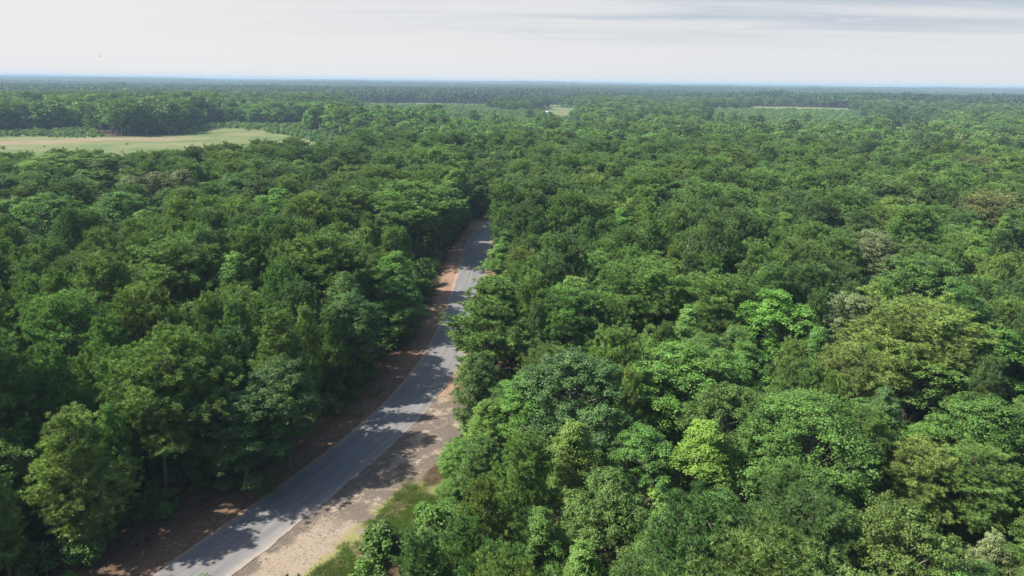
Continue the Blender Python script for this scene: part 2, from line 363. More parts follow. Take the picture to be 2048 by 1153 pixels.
# zone codes
WOOD, FIELD, SCRUB = 0, 1, 2
def zone(x, y):
    u, D = UD(x, y); u = u + fn(x, y, 0.8)*6 + np.where(D > 600, fn(x, y, 2.5, 6)*26 + fn(x, y, .8, 3)*9, 0); z = np.zeros(len(x), int)
    w_ = fn(x, y, 1.4, 2)*14
    Dn = IN(u, [-600, 0, 200, 420, 600, 680, 700, 701], [340, 342, 348, 356, 372, 385, 385, 9e9])
    Df = IN(u, [-600, 0, 250, 330, 430, 520, 600, 690], [665, 650, 618, 628, 690, 670, 560, 440])
    Dt = IN(u, [-600, 190, 205, 330, 345, 430, 640, 641, 700], [715, 715, 600, 618, 660, 750, 750, 640, 610])
    f = (D+w_ > Dn) & (D+w_ < Df) & (u < 690); z[f] = FIELD
    s = (u < 690) & (D+w_ >= Df) & (D+w_ < Dt); z[s] = SCRUB
    s = (u > 900) & (u < 1160) & (D > 575) & (D+w_ < 1360) & ~((u > 1000) & (u < 1078) & (D > 1090) & (D < 1240)); z[s] = SCRUB
    s = (u > 700) & (u <= 900) & (D > IN(u, [700, 870, 900], [760, 680, 575])) & (D+w_ < 1360); z[s] = SCRUB
    f = (u > 690) & (u < 1140) & (D+w_*2 >= 1330) & (D+w_*2 < 1500); z[f] = FIELD
    f = (u > 1083) & (u < 1162) & (D+w_ > 925) & (D+w_ < 1300); z[f] = FIELD
    s = (u > 1083) & (u < 1165) & (D > 560) & (D+w_ <= 925); z[s] = SCRUB
    s = (u > 1400) & (u < 1740) & (D > 600) & (D+w_ < 1340); z[s] = SCRUB
    f = (u > 1480) & (u < 1710) & (D+w_ >= 1340) & (D+w_ < 1500); z[f] = FIELD
    s = (u > 1770) & (u < 1870) & (D > 590) & (D < 900); z[s] = SCRUB
    f = (u > 1780) & (u < 1865) & (D+w_ >= 900) & (D+w_ < 1080); z[f] = FIELD
    f = (D > 2100) & (fn(x, y, 9, 1) > 0.93); z[f] = FIELD
    return z

# ------------------------------------------------------------------ ground, one sheet
def ground_sheet():
    rad = np.concatenate([[0.0], np.linspace(12, 250, 40), np.geomspace(256, 14000, 560)])
    az = np.concatenate([np.linspace(-math.pi, -0.95, 24, endpoint=False), np.linspace(-0.95, 0.95, 420, endpoint=False), np.linspace(0.95, math.pi, 24, endpoint=False)])
    A, D = np.meshgrid(az, rad[1:]); x = (np.sin(A)*D).ravel(); y = (np.cos(A)*D).ravel()
    fr = np.cos(A).ravel() > 0.5; z = np.where(y > 0, terrain(x, y), 0.0)
    v = np.concatenate([[[0, 0, 0]], np.stack([x, y, z], 1)]); na_ = len(az); nr = len(rad)-1
    i = np.arange(nr-1)[:, None]*na_+1; j = np.arange(na_)[None]
    q = np.stack([i+j, i+na_+j, i+na_+(j+1) % na_, i+(j+1) % na_], -1).reshape(-1, 4)
    t = np.stack([np.zeros(na_, int), 1+np.arange(na_), 1+(np.arange(na_)+1) % na_], 1)
    a = Acc(); a.put(v, q, 0); o = Acc(); a.f.append((t, 0, np.full(len(t), .5)))
    zn = zone(x, y); u, DD = UD(x, y)
    field = np.where((y > 0) & (zn == FIELD), 1.0, 0.0); scrub = np.where((y > 0) & (zn == SCRUB), 1.0, 0.0)
    dirt = field*np.exp(-((DD-590-fn(x, y, 1.2, 4)*14)/17)**2)*IN(u, [-100, 0, 250, 400, 520], [1, 1, .9, .45, 0]) + field*((u > 1083) & (u < 1162) & (DD < 960))*0.35
    g = a.obj('ground', M_GROUND, smooth_mats=(0,)); g['kind'] = 'structure'
    for nm, dat in (('field', field), ('scrub', scrub), ('dirt', dirt)):
        at = g.data.attributes.new(nm, 'FLOAT', 'POINT'); at.data.foreach_set('value', np.concatenate([[0], dat]).astype(np.float32))
    return g
def floor_colour(t, pos):
    c = mixc(t, smooth(t, noise(t, pos, 0.35, 5), .35, .7), (0.040, 0.026, 0.018), (0.10, 0.060, 0.038))
    return mixc(t, smooth(t, noise(t, pos, 3.5, 4), .62, .75), c, (0.13, 0.085, 0.055))
M_GROUND, t, o = mat('ground_cover'); geo = t.nodes.new('ShaderNodeNewGeometry'); pos = geo.outputs['Position']
def attr(t, nm): return nd(t, 'ShaderNodeAttribute', attribute_name=nm).outputs['Fac']
fl = floor_colour(t, pos)
nz = noise(t, pos, 0.03, 8, 0.65)
gr = mixc(t, smooth(t, nz, .35, .65), (0.085, 0.125, 0.042), (0.165, 0.165, 0.075))
gr = mixc(t, smooth(t, noise(t, pos, 0.16, 6, .7), .55, .75), gr, (0.06, 0.11, 0.03))
dirt = mixc(t, noise(t, pos, 0.08, 6), (0.15, 0.115, 0.075), (0.27, 0.21, 0.13))
gr = mixc(t, smooth(t, mth(t, 'MULTIPLY', attr(t, 'dirt'), mth(t, 'ADD', noise(t, pos, 0.05, 7, .7), 0.5)), .25, .6), gr, dirt)
sc_ = mixc(t, noise(t, pos, 0.12, 6), (0.085, 0.150, 0.045), (0.165, 0.205, 0.075))
col = mixc(t, smooth(t, mth(t, 'ADD', attr(t, 'scrub'), mth(t, 'MULTIPLY', noise(t, pos, .08), .3)), .4, .8), fl, sc_)
col = mixc(t, smooth(t, mth(t, 'ADD', attr(t, 'field'), mth(t, 'MULTIPLY', noise(t, pos, .08), .3)), .4, .8), col, gr)
p = nd(t, 'ShaderNodeBsdfPrincipled', i_Roughness=0.95); p.inputs['Specular IOR Level'].default_value = 0.1
bmp = nd(t, 'ShaderNodeBump', i_Strength=0.6, i_Distance=0.3); t.links.new(noise(t, pos, 1.5, 6), bmp.inputs['Height']); t.links.new(bmp.outputs[0], p.inputs['Normal'])
t.links.new(col, p.inputs['Base Color']); t.links.new(p.outputs[0], o.inputs[0])
ground_sheet()

# ------------------------------------------------------------------ road and verge ribbons
def ribbon(name, s0, s1, ns, z, m, jag=0.0, y0=-40, y1=345, crown=0.0):
    ii = np.where((ys >= y0) & (ys <= y1))[0]; S = np.linspace(0, 1, ns)
    a0 = s0 + jag*(fn(ys*3, ys*5, .25)+.5*fn(ys*9, ys*11, .2, 3)); a1 = s1 + jag*(fn(ys*4, ys*3, .25, 5)+.5*fn(ys*7, ys*13, .2, 8))
    ss = a0[ii, None]*(1-S)+a1[ii, None]*S
    X = cx[ii, None]+RN[ii, 0:1]*ss; Y = cyy[ii, None]+RN[ii, 1:2]*ss
    Z = z + crown*(1-(ss/3.5)**2) + (0.03+0.03*fn(X*7, Y*7, .5) if name == 'verge' else 0)*np.clip((np.abs(ss)-4)/2, 0, 1)*np.clip((14-np.abs(ss))/2, 0, 1)
    v = np.stack([X, Y, np.broadcast_to(Z, X.shape)], -1).reshape(-1, 3); n = len(ii)
    i = np.arange(n-1)[:, None]*ns; j = np.arange(ns-1)[None]
    f = np.stack([i+j, i+j+1, i+ns+j+1, i+ns+j], -1).reshape(-1, 4)
    a = Acc(); a.put(v, f, 0); o = a.obj(name, m, smooth_mats=(0,)); o['kind'] = 'structure'
    at = o.data.attributes.new('st', 'FLOAT_VECTOR', 'POINT'); st = np.stack([ss, np.broadcast_to(ys[ii, None], ss.shape), 0*ss], -1); at.data.foreach_set('vector', st.astype(np.float32).ravel())
    return o
def st_nodes(t):
    a = nd(t, 'ShaderNodeAttribute', attribute_name='st'); s = t.nodes.new('ShaderNodeSeparateXYZ'); t.links.new(a.outputs['Vector'], s.inputs[0]); return a.outputs['Vector'], s.outputs[0], s.outputs[1]
def band(t, v, a, b, soft): return mth(t, 'MULTIPLY', smooth(t, v, a-soft, a+soft), smooth(t, v, b-soft, b+soft, 1, 0))
M_ROAD, t, o = mat('worn_asphalt'); vec, S_, T_ = st_nodes(t); geo = t.nodes.new('ShaderNodeNewGeometry'); pos = geo.outputs['Position']
asp = mixc(t, noise(t, pos, 0.25, 6, .6), (0.100, 0.098, 0.100), (0.155, 0.150, 0.146))
mpl = nd(t, 'ShaderNodeMapping'); mpl.inputs['Scale'].default_value = (1.6, 0.05, 1); t.links.new(vec, mpl.inputs[0])
asp = mixc(t, smooth(t, noise(t, mpl.outputs[0], 1.0, 3), .45, .65, 0, .5), asp, (0.20, 0.19, 0.18))        # long traffic streaks
asp = mixc(t, smooth(t, noise(t, pos, 14, 3), .5, .8, 0, .6), asp, (0.24, 0.225, 0.21))                        # aggregate
edge_n = mth(t, 'ADD', mth(t, 'ABSOLUTE', S_), mth(t, 'MULTIPLY', noise(t, pos, 1.3, 5), 0.9))
asp = mixc(t, smooth(t, edge_n, 3.25, 3.9, 0, .55), asp, (0.30, 0.25, 0.20))
sandy = mth(t, 'MULTIPLY', smooth(t, mth(t, 'ADD', S_, mth(t, 'MULTIPLY', noise(t, pos, .6, 5), 2.2)), 3.0, 4.6), smooth(t, T_, 82, 66, 0, 1))
asp = mixc(t, mth(t, 'MULTIPLY', sandy, .6), asp, (0.30, 0.255, 0.21))
p = nd(t, 'ShaderNodeBsdfPrincipled', i_Roughness=0.8); t.links.new(asp, p.inputs['Base Color'])
bmp = nd(t, 'ShaderNodeBump', i_Strength=0.35, i_Distance=0.02); t.links.new(noise(t, pos, 22, 3), bmp.inputs['Height']); t.links.new(bmp.outputs[0], p.inputs['Normal']); t.links.new(p.outputs[0], o.inputs[0])

M_VERGE, t, o = mat('verge_soil'); vec, S_, T_ = st_nodes(t); geo = t.nodes.new('ShaderNodeNewGeometry'); pos = geo.outputs['Position']
n_a = noise(t, pos, 0.45, 6, .6); n_b = noise(t, pos, 1.7, 5, .65); n_c = noise(t, pos, 5.0, 4, .7)
fl = floor_colour(t, pos)
clay = mixc(t, n_b, (0.165, 0.095, 0.064), (0.33, 0.215, 0.15))
clay = mixc(t, smooth(t, n_c, .55, .7, 0, .6), clay, (0.14, 0.085, 0.055))
absS = mth(t, 'ABSOLUTE', S_)
wob = mth(t, 'ADD', absS, mth(t, 'MULTIPLY', n_a, 3.0))
col = mixc(t, smooth(t, wob, 7.2, 9.6), clay, fl)
straw = mth(t, 'MULTIPLY', smooth(t, S_, -3.0, -3.3), mth(t, 'MULTIPLY', smooth(t, T_, 135, 95), smooth(t, n_b, .36, .52)))   # pine straw on the near left verge
col = mixc(t, mth(t, 'MULTIPLY', straw, .85), col, mixc(t, n_c, (0.07, 0.042, 0.028), (0.17, 0.11, 0.07)))
near = smooth(t, T_, 97, 91)
sand = mixc(t, n_b, (0.21, 0.16, 0.115), (0.34, 0.28, 0.215))
mill = mixc(t, n_c, (0.085, 0.068, 0.055), (0.17, 0.14, 0.112))
sw = mth(t, 'ADD', S_, mth(t, 'MULTIPLY', mth(t, 'SUBTRACT', n_a, .5), 3.5))
pull = mth(t, 'MULTIPLY', near, band(t, sw, 2.5, 10.5, .4))
pc = mixc(t, smooth(t, mth(t, 'ADD', n_a, mth(t, 'MULTIPLY', n_c, .25)), .62, .74), mill, sand)
sandfront = mth(t, 'MULTIPLY', smooth(t, mth(t, 'ADD', T_, mth(t, 'MULTIPLY', n_a, 6)), 71, 67), smooth(t, sw, 4.2, 5.2))
pc = mixc(t, mth(t, 'MULTIPLY', sandfront, smooth(t, n_c, .3, .5)), pc, sand)
clods = mth(t, 'MULTIPLY', smooth(t, n_c, .50, .58), smooth(t, n_b, .50, .60))
pc = mixc(t, mth(t, 'MULTIPLY', clods, .8), pc, (0.065, 0.052, 0.042))
col = mixc(t, pull, col, pc)
gm = mth(t, 'MULTIPLY', smooth(t, T_, 78, 73), band(t, sw, 9.3, 15, .5))
col = mixc(t, mth(t, 'MULTIPLY', gm, smooth(t, n_a, .36, .56)), col, mixc(t, n_b, (0.13, 0.16, 0.045), (0.27, 0.22, 0.11)))
rim = band(t, mth(t, 'ADD', absS, mth(t, 'MULTIPLY', n_c, .25)), 3.25, 3.72, .08)
col = mixc(t, mth(t, 'MULTIPLY', mth(t, 'MULTIPLY', mth(t, 'MULTIPLY', rim, smooth(t, n_b, .3, .55)), mth(t, 'MAXIMUM', smooth(t, T_, 92, 104), smooth(t, S_, 1, -1))), .6), col, (0.42, 0.33, 0.23))                                              # pale gravel rim of the asphalt
p = nd(t, 'ShaderNodeBsdfPrincipled', i_Roughness=0.95); p.inputs['Specular IOR Level'].default_value = 0.1; t.links.new(col, p.inputs['Base Color'])
bmp = nd(t, 'ShaderNodeBump', i_Strength=0.8, i_Distance=0.08); t.links.new(mth(t, 'ADD', n_c, n_b), bmp.inputs['Height']); t.links.new(bmp.outputs[0], p.inputs['Normal']); t.links.new(p.outputs[0], o.inputs[0])
ribbon('verge', -15.5, 15.5, 125, 0.02, M_VERGE)
ribbon('road', -HALF, HALF, 14, 0.06, M_ROAD, jag=0.15, crown=0.05)
#TREES
# ------------------------------------------------------------------ tints (true leaf colours)
T = dict(dark=(.068, .120, .040), deep=(.074, .145, .042), mid=(.090, .165, .044), olive=(.106, .176, .046), yellow=(.122, .190, .050),
         bright=(.112, .230, .046), lime=(.145, .250, .052), bluegreen=(.094, .178, .062), grey=(.158, .212, .092), leafy=(.104, .200, .048), brown=(.135, .165, .062))
T = {k: tuple(a*b for a, b in zip(v, (1.0, .97, .90))) for k, v in T.items()}
WORD = dict(dark='dark green', deep='deep green', mid='mid-green', olive='olive green', yellow='yellowish green', bright='bright green',
            lime='lime green', bluegreen='blue-green', grey='greyish pale green', leafy='fresh green', brown='brownish olive')
# ---- trees one can pick out: (kind, variant, x and y of the top in the photo, crown width in the photo, height m, tint, anchor name, label)
LM = [
 ('b', 5, 1622, 800, 300, 15.5, 'leafy', 'huge dome-shaped oak', 'huge dome-shaped broadleaf tree in the right foreground'),
 ('b', 2, 1145, 848, 165, 13.5, 'lime', 'yellow-tipped young tree', 'young broadleaf tree with yellowish tips in the right foreground'),
 ('b', 2, 1420, 848, 200, 13.0, 'lime', 'lime spire-topped tree', 'lime green spire-topped broadleaf tree left of the huge dome-shaped oak'),
 ('b', 3, 1290, 850, 150, 12.0, 'leafy', 'tree between the lime ones', 'fresh green tree between the two yellow-tipped lime ones'),
 ('b', 0, 1155, 708, 215, 16, 'bluegreen', 'blue-green oak', 'blue-green broadleaf tree above the yellow-tipped young tree'),
 ('b', 1, 1370, 690, 270, 16, 'leafy', 'broad fresh green oak', 'broad fresh green tree with many rounded lobes behind the lime spire-topped one'),
 ('b', 3, 1562, 582, 175, 18, 'bright', 'tall bright green tree', 'tall bright green tree rising out of the duller pines on the right'),
 ('b', 3, 1500, 682, 110, 13.5, 'bright', 'small bright spire-foot tree', 'small bright green tree at the foot of the tall bright one'),
 ('b', 4, 1722, 588, 175, 17, 'grey', 'pale grey-green oak', 'pale grey-green oak with bare twigs right of the tall bright tree'),
 ('b', 4, 1745, 462, 135, 17, 'grey', 'farther pale grey-green oak', 'pale grey-green oak, the farther of the two pale ones'),
 ('b', 1, 1850, 512, 170, 17, 'leafy', 'round dark-sided oak', 'rounded green oak with a dark shaded foot behind the flat-topped pine'),
 ('p', 2, 1860, 624, 240, 17.5, 'yellow', 'flat-topped yellowish pine', 'wide flat-topped yellowish pine in front of the round oak'),
 ('p', 0, 1692, 700, 140, 15.5, 'yellow', 'small yellow-green pine', 'small yellow-green pine above the huge dome-shaped oak'),
 ('b', 1, 1855, 668, 250, 14.5, 'leafy', 'wide oak at the right', 'wide fresh green oak just in front of the flat-topped pine'),
 ('b', 3, 2010, 655, 150, 16, 'bright', 'bright tree at the right edge', 'bright green tree cut by the right edge at mid height'),
 ('p', 3, 1830, 895, 150, 11.5, 'yellow', 'yellow-green pine by the dome oak', 'low yellow-green pine right of the huge dome-shaped oak'),
 ('b', 0, 1980, 800, 200, 14.5, 'leafy', 'lower-right corner oak', 'fresh green oak in the lower right corner'),
 ('p', 0, 1960, 905, 170, 11.5, 'olive', 'lower-right corner olive pine', 'olive pine in the lower right corner, lower than the oak above it'),
 ('p', 6, 980, 562, 225, 16.8, 'mid', 'road-leaning pine', 'pine with limbs to the ground that reach over the right road edge'),
 ('p', 2, 1292, 538, 205, 18, 'mid', 'big spreading roadside pine', 'big spreading pine in the second rank right of the road'),
 ('p', 0, 1150, 585, 160, 17, 'mid', 'dense second-row pine', 'dense pine right behind the one leaning over the road'),
 ('p', 3, 1440, 560, 150, 17, 'olive', 'olive pine by tall bright tree', 'olive pine just left of the tall bright green tree'),
 ('b', 3, 1038, 752, 140, 12.0, 'bright', 'bright tree by the pull-off', 'bright green young tree at the far end of the gravel pull-off'),
 ('b', 6, 985, 802, 105, 8.5, 'lime', 'lime pull-off sapling', 'lime green sapling at the edge of the gravel pull-off'),
 ('b', 6, 925, 884, 95, 5.6, 'bright', 'bushy sapling by the grass', 'bushy bright sapling nearest the gravel pull-off beside the grass'),
 ('p', 4, 968, 880, 120, 8.0, 'mid', 'young pine by the grass strip', 'young dense pine right of the grass strip at the bottom'),
 ('b', 6, 905, 965, 75, 3.0, 'bright', 'low bush on the grass strip', 'low bright green bush on the grass strip at the bottom'),
 ('b', 2, 1000, 488, 75, 12, 'bright', 'bright tree by the far road', 'bright green young tree at the right side of the shaded far road'),
 ('b', 3, 1240, 415, 90, 17, 'bright', 'lone bright tree among pines', 'bright green tree alone among the pines right of the road gap'),
 ('b', 3, 1015, 462, 70, 13, 'leafy', 'small tree at the far bend', 'small fresh green tree where the road disappears'),
 ('b', 3, 905, 340, 55, 18, 'lime', 'lime tree at the road gap', 'lime green tree left of the gap where the road vanishes'),
 ('b', 3, 1035, 292, 50, 18, 'bright', 'bright tree beyond the road gap', 'bright green tree beyond the gap where the road vanishes'),
 ('p', 2, 822, 372, 165, 19.5, 'mid', 'great rounded pine', 'great rounded pine with a pale trunk left of the far road'),
 ('p', 0, 708, 380, 105, 18.5, 'olive', 'olive pine by great pine', 'olive tinged pine just left of the great rounded pine'),
 ('b', 3, 785, 502, 110, 13.5, 'bright', 'bright tree above sunny verge', 'bright green tree above the sunlit clay verge left of the road'),
 ('b', 6, 792, 556, 130, 11.5, 'bright', 'bright tree at sunny verge', 'bright leafy tree overhanging the sunlit clay verge, nearer of two'),
 ('b', 1, 700, 590, 140, 14.5, 'deep', 'dark road-edge oak', 'dark green broadleaf tree shading the left road edge at mid height'),
 ('b', 1, 560, 720, 165, 14.5, 'deep', 'dark oak at the left road edge', 'dark green broadleaf tree overhanging the shaded left verge'),
 ('b', 6, 470, 790, 190, 12, 'deep', 'dark spreading roadside oak', 'dark spreading broadleaf tree nearest the road at the lower left'),
 ('p', 2, 640, 480, 175, 18.5, 'mid', 'big pine in the left stand', 'big rounded pine in the left stand in front of the olive one'),
 ('b', 2, 472, 506, 110, 18, 'bright', 'bright cone-shaped tree', 'bright green cone-shaped tree amid the left pines'),
 ('p', 4, 545, 632, 150, 18, 'olive', 'olive pine by shaded verge', 'tall olive pine between the dark oaks and the left pines'),
 ('p', 2, 330, 498, 200, 18.5, 'mid', 'wide pine left of the bright cone', 'wide mid-green pine left of the bright cone-shaped tree'),
 ('p', 3, 345, 668, 150, 18, 'olive', 'round-headed pine in the lower left', 'round-headed olive pine in the lower left stand'),
 ('p', 5, 120, 600, 150, 18.5, 'mid', 'open pine at the left', 'open crowned pine with its trunk showing near the left edge'),
 ('p', 4, 98, 702, 150, 18, 'mid', 'tall dense pine at lower left', 'tall dense pine near the lower left edge'),
 ('p', 2, 290, 730, 210, 16.5, 'olive', 'wide olive pine at lower left', 'wide olive pine with layered limbs at lower left'),
 ('p', 4, 130, 830, 190, 15, 'yellow', 'lower-left corner yellowish pine', 'yellowish layered pine in the lower left corner'),
 ('b', 3, 215, 800, 70, 14.5, 'bright', 'small bright spire at lower left', 'small bright green spire between two olive pines at lower left'),
 ('b', 1, 92, 388, 130, 18, 'bright', 'bright left-edge tree', 'bright green rounded tree nearest the left edge above the pines'),
 ('b', 0, 232, 384, 120, 18, 'bright', 'second bright rounded tree', 'bright green rounded tree right of the one at the left edge'),
 ('b', 3, 545, 376, 105, 18, 'bright', 'bright tree at upper mid left', 'bright green lobed tree in the middle of the left wood'),
 ('b', 0, 462, 348, 85, 18, 'leafy', 'fresh tree behind bright lobed', 'fresh green rounded tree behind the bright lobed one'),
 ('b', 1, 108, 308, 150, 18.5, 'lime', 'lime canopy near the field', 'wide lime canopy on the left near the open field'),
 ('b', 1, 218, 308, 130, 18.5, 'leafy', 'fresh canopy near the field', 'wide fresh green canopy on the left near the open field'),
 ('b', 4, 300, 345, 110, 18, 'brown', 'brownish tree in the left wood', 'brownish olive oak behind the bright rounded trees at left'),
 ('b', 4, 365, 338, 70, 18, 'grey', 'greyish oak in the left wood', 'greyish oak right of the brownish one in the left wood'),
 ('b', 4, 1955, 312, 80, 18, 'brown', 'brown-tinged oak', 'brown-tinged oak at the far upper right'),
 ('p', 5, 1985, 395, 120, 18, 'brown', 'dull brown pine on the right', 'dull brownish pine at the upper right edge'),
 ('b', 2, 2012, 430, 50, 18, 'bright', 'slim bright right-edge tree', 'slim bright green tree at the right edge above the oaks'),
 ('b', 3, 1965, 440, 60, 17, 'bright', 'short bright tree at the right', 'short bright green tree left of the slim one at the right edge'),
]
trees = []      # kind, variant, x, y, scale xy, scale z, rot, tint name, anchor, label
for kd, var, px, py, wpx, h, tn, an, lb in LM:
    g = ground_at(px, py, h*0.985); M_ = (PINE_M if kd == 'p' else BROAD_M)[var]
    dep = project((g[0], g[1], h*.75))[2]; wm = wpx/FPX*dep
    trees.append([kd, var, g[0], g[1], wm*0.5/M_[3]*0.96, h/M_[2], rng.random()*6.28, tn, an, lb])
# ---- the rest of the near wood, thrown at random with the spacing of the crowns
def radius(t): return (PINE_M if t[0] == 'p' else BROAD_M)[t[1]][3]*t[4]
def allowed(s, t_, rr, kd):
    left = -3.3 - np.interp(t_, [30, 100, 130, 150, 175, 215, 240], [5.6, 4.0, 3.8, 6.2, 3.2, 2.0, 1.5]) - 0.35*rr
    right = 3.3 + np.interp(t_, [30, 60, 84, 94, 97, 140, 160, 200, 240], [9, 8.6, 6.2, 4.5, 2.2, 3.2, 2.4, 1.6, 1.6]) + 0.45*rr
    far_ = (t_ > 222) & (np.abs(s) > 2.2)
    return (s < left) | (s > right) | far_ | (t_ > 300)
SEEN = np.array([(560, 1020), (600, 1000), (650, 960), (700, 920), (750, 880), (800, 840), (830, 800), (860, 760), (885, 715), (900, 680), (908, 645), (925, 600),
                 (940, 570), (945, 540), (948, 505), (952, 475), (700, 1010), (760, 960), (800, 1000), (820, 900), (870, 850), (915, 795), (640, 1020), (470, 985), (560, 935),
                 (640, 890), (720, 820), (790, 740), (860, 640), (868, 585), (885, 560), (985, 575), (840, 960), (780, 1050), (640, 1080), (500, 1090), (430, 1090), (480, 1140), (700, 1140), (560, 1140)], float)
LMP = []
for t_, q in zip(trees, LM):
    dp = project((t_[2], t_[3], q[5]*.8))[2]
    for fx, fy in ((0, .12), (-.28, .25), (.28, .25), (0, .42), (0, .6)): LMP.append((q[2]+fx*q[4], q[3]+fy*q[4], dp))
LMP = np.array(LMP)
def hides_road(x, y, r_, h):
    u, v, d = project((x, y, h*.70)); 
    if d < 4: return False
    lm = LMP[LMP[:, 2] > d+1.5]; a_ = r_/d*FPX; b_ = max(h*.28, r_*.5)/d*FPX
    if (((lm[:, 0]-u)/a_)**2+((lm[:, 1]-v)/b_)**2 < 1).any(): return True
    if d > 225: return False
    a = r_/d*FPX*.92; b = max(h*.30, r_*.55)/d*FPX*.95
    return bool((((SEEN[:, 0]-u)/a)**2+((SEEN[:, 1]-v)/b)**2 < 1).any())
cell = {}
def near_ok(x, y, r_, f=0.80):
    ci, cj = int(x//12), int(y//12)
    for i in (-1, 0, 1):
        for j in (-1, 0, 1):
            for (a, b, c) in cell.get((ci+i, cj+j), ()):
                if (a-x)**2+(b-y)**2 < (f*(r_+c))**2: return False
    return True
def put(x, y, r_): cell.setdefault((int(x//12), int(y//12)), []).append((x, y, r_))
for t_ in trees: put(t_[2], t_[3], radius(t_)*0.92)
Ncand = 60000; yy = np.sqrt(rng.random(Ncand))*405; xx = (rng.random(Ncand)*2-1)*(0.80*yy+48)
keep = (np.hypot(xx, yy) < 400) & (yy > 8); xx, yy = xx[keep], yy[keep]
S_a, T_a = road_st(xx, yy); Za = zone(xx, yy); U_a, D_a = UD(xx, yy)
def gs(u, D, u0_, D0, su, sD): return np.exp(-((u-u0_)/su)**2-((D-D0)/sD)**2)
pb = 0.10 + 0.75*gs(U_a, D_a, 1500, 60, 520, 40) + .55*gs(U_a, D_a, 1900, 110, 260, 60) + .6*gs(U_a, D_a, 150, 235, 230, 45) + .35*gs(U_a, D_a, 1950, 260, 300, 90) \
     + .15*gs(U_a, D_a, 620, 90, 130, 35) + .25*gs(U_a, D_a, 950, 330, 300, 50) + 0.12*fn(xx, yy, 1, 3)
for k in range(len(xx)):
    if Za[k] != WOOD or D_a[k] < 20: continue
    q = rng.random(); kd = 'b' if q < pb[k] else 'p'
    edge = abs(S_a[k]) < 16 and T_a[k] < 240
    if kd == 'p':
        var = int(rng.choice([0, 1, 2, 3, 4, 5], p=[.2, .14, .24, .18, .12, .12] if D_a[k] > 150 or S_a[k] > 0 else [.15, .20, .10, .25, .25, .05])); tn = str(rng.choice(['mid', 'dark', 'olive', 'deep', 'yellow'], p=[.40, .20, .26, .06, .08])); base = 17.6
        if edge and rng.random() < .45: kd, var, tn = 'b', 6, str(rng.choice(['deep', 'leafy', 'mid']))
    else:
        var = int(rng.choice([0, 1, 2, 3, 4, 6])); tn = str(rng.choice(['leafy', 'bright', 'bluegreen', 'grey', 'lime', 'deep', 'olive'], p=[.46, .18, .03, .04, .08, .07, .14]))
        base = 16.0
    hz_ = base*(0.75+0.39*rng.random())*(0.93 if D_a[k] < 80 else 1)
    if edge and kd == 'b': hz_ *= 0.72+0.2*rng.random()
    if U_a[k] < 690 and D_a[k] > 285: hz_ *= max(.84, 1-(D_a[k]-285)/260)
    M_ = (PINE_M if kd == 'p' else BROAD_M)[var]; sx = hz_/M_[2]*(0.82+0.50*rng.random())*np.interp(D_a[k], [80, 200], [1.0, 1.38])
    if kd == 'p' and D_a[k] < 165: sx *= .84; hz_ *= 1.05          # upright pines close by
    r_ = M_[3]*sx
    if -24 < S_a[k] < -5 and 143 < T_a[k] < 166:
        if kd == 'p' or hz_ > 9: continue
    if not allowed(S_a[k], T_a[k], r_, kd) or hides_road(xx[k], yy[k], r_, hz_): continue
    if not near_ok(xx[k], yy[k], r_, 0.66 if kd == 'p' else 0.70): continue
    put(xx[k], yy[k], r_); trees.append([kd, var, xx[k], yy[k], sx, hz_/M_[2], rng.random()*6.28, tn, None, None])
# ---- which of them are things of their own: the ones that show largest
def vis(t_):
    h = (PINE_M if t_[0] == 'p' else BROAD_M)[t_[1]][2]*t_[5]; u, v, d = project((t_[2], t_[3], h*0.8)); r_ = radius(t_)/max(d, 1)*FPX
    inside = d > 5 and -r_*.6 < u < 2048+r_*.6 and 100 < v < 1153+r_*.7
    return u, v, d, r_, inside
info = [vis(t_) for t_ in trees]
solo = []
for kd, cap in (('p', 296), ('b', 240)):
    ids = [i for i, t_ in enumerate(trees) if t_[0] == kd and info[i][4]]
    ids.sort(key=lambda i: (trees[i][8] is None, -info[i][3])); solo += ids[:cap]
solo = set(solo)
def crown_tint(tn):
    c = np.array(T[tn]); return tuple(float(x) for x in np.clip(c*(1+rng.normal()*0.08)*(1+rng.normal(size=3)*0.035), .01, .3))
anchors = [(info[i][0], info[i][1], trees[i][8], i) for i in range(len(trees)) if trees[i][8]]
# ---- a label for every tree, told from its neighbours by look, by the landmark tree it stands next to, and by order
SIZE = lambda t_: 'small' if t_[5] < .80 else ('tall' if t_[5] > 1.02 else '')
FORM = {('p', 0): 'rounded pine', ('p', 1): 'narrow pine', ('p', 2): 'broad pine', ('p', 3): 'full pine', ('p', 4): 'pointed pine', ('p', 5): 'open-topped pine', ('p', 6): 'low-limbed pine',
        ('b', 0): 'rounded broadleaf', ('b', 1): 'wide broadleaf', ('b', 2): 'spired broadleaf', ('b', 3): 'lobed broadleaf', ('b', 4): 'loose-crowned broadleaf', ('b', 5): 'domed broadleaf', ('b', 6): 'low-branched tree'}
ORD = ['nearest', 'second-nearest', 'third-nearest', 'fourth-nearest', 'fifth-nearest', 'sixth-nearest', 'seventh-nearest']
desc = {}
for i in solo:
    t_ = trees[i]
    if t_[9]: continue
    u, v, d, _, _ = info[i]
    dd = [(math.hypot(u-a, (v-b)*1.6), n_, a, b) for a, b, n_, _ in anchors]; ds, n_, a, b = min(dd)
    ex, ey = u-a, (v-b)*1.6
    rel = ('right of' if ex > 0 else 'left of') if abs(ex) > 2.2*abs(ey) else ('behind' if ey < 0 else 'in front of') if abs(ey) > 2.2*abs(ex) else \
          ('behind-right of' if ex > 0 else 'behind-left of') if ey < 0 else ('front-right of' if ex > 0 else 'front-left of')
    desc.setdefault((WORD[t_[7]], SIZE(t_), FORM[(t_[0], t_[1])], rel, n_), []).append((ds, i))
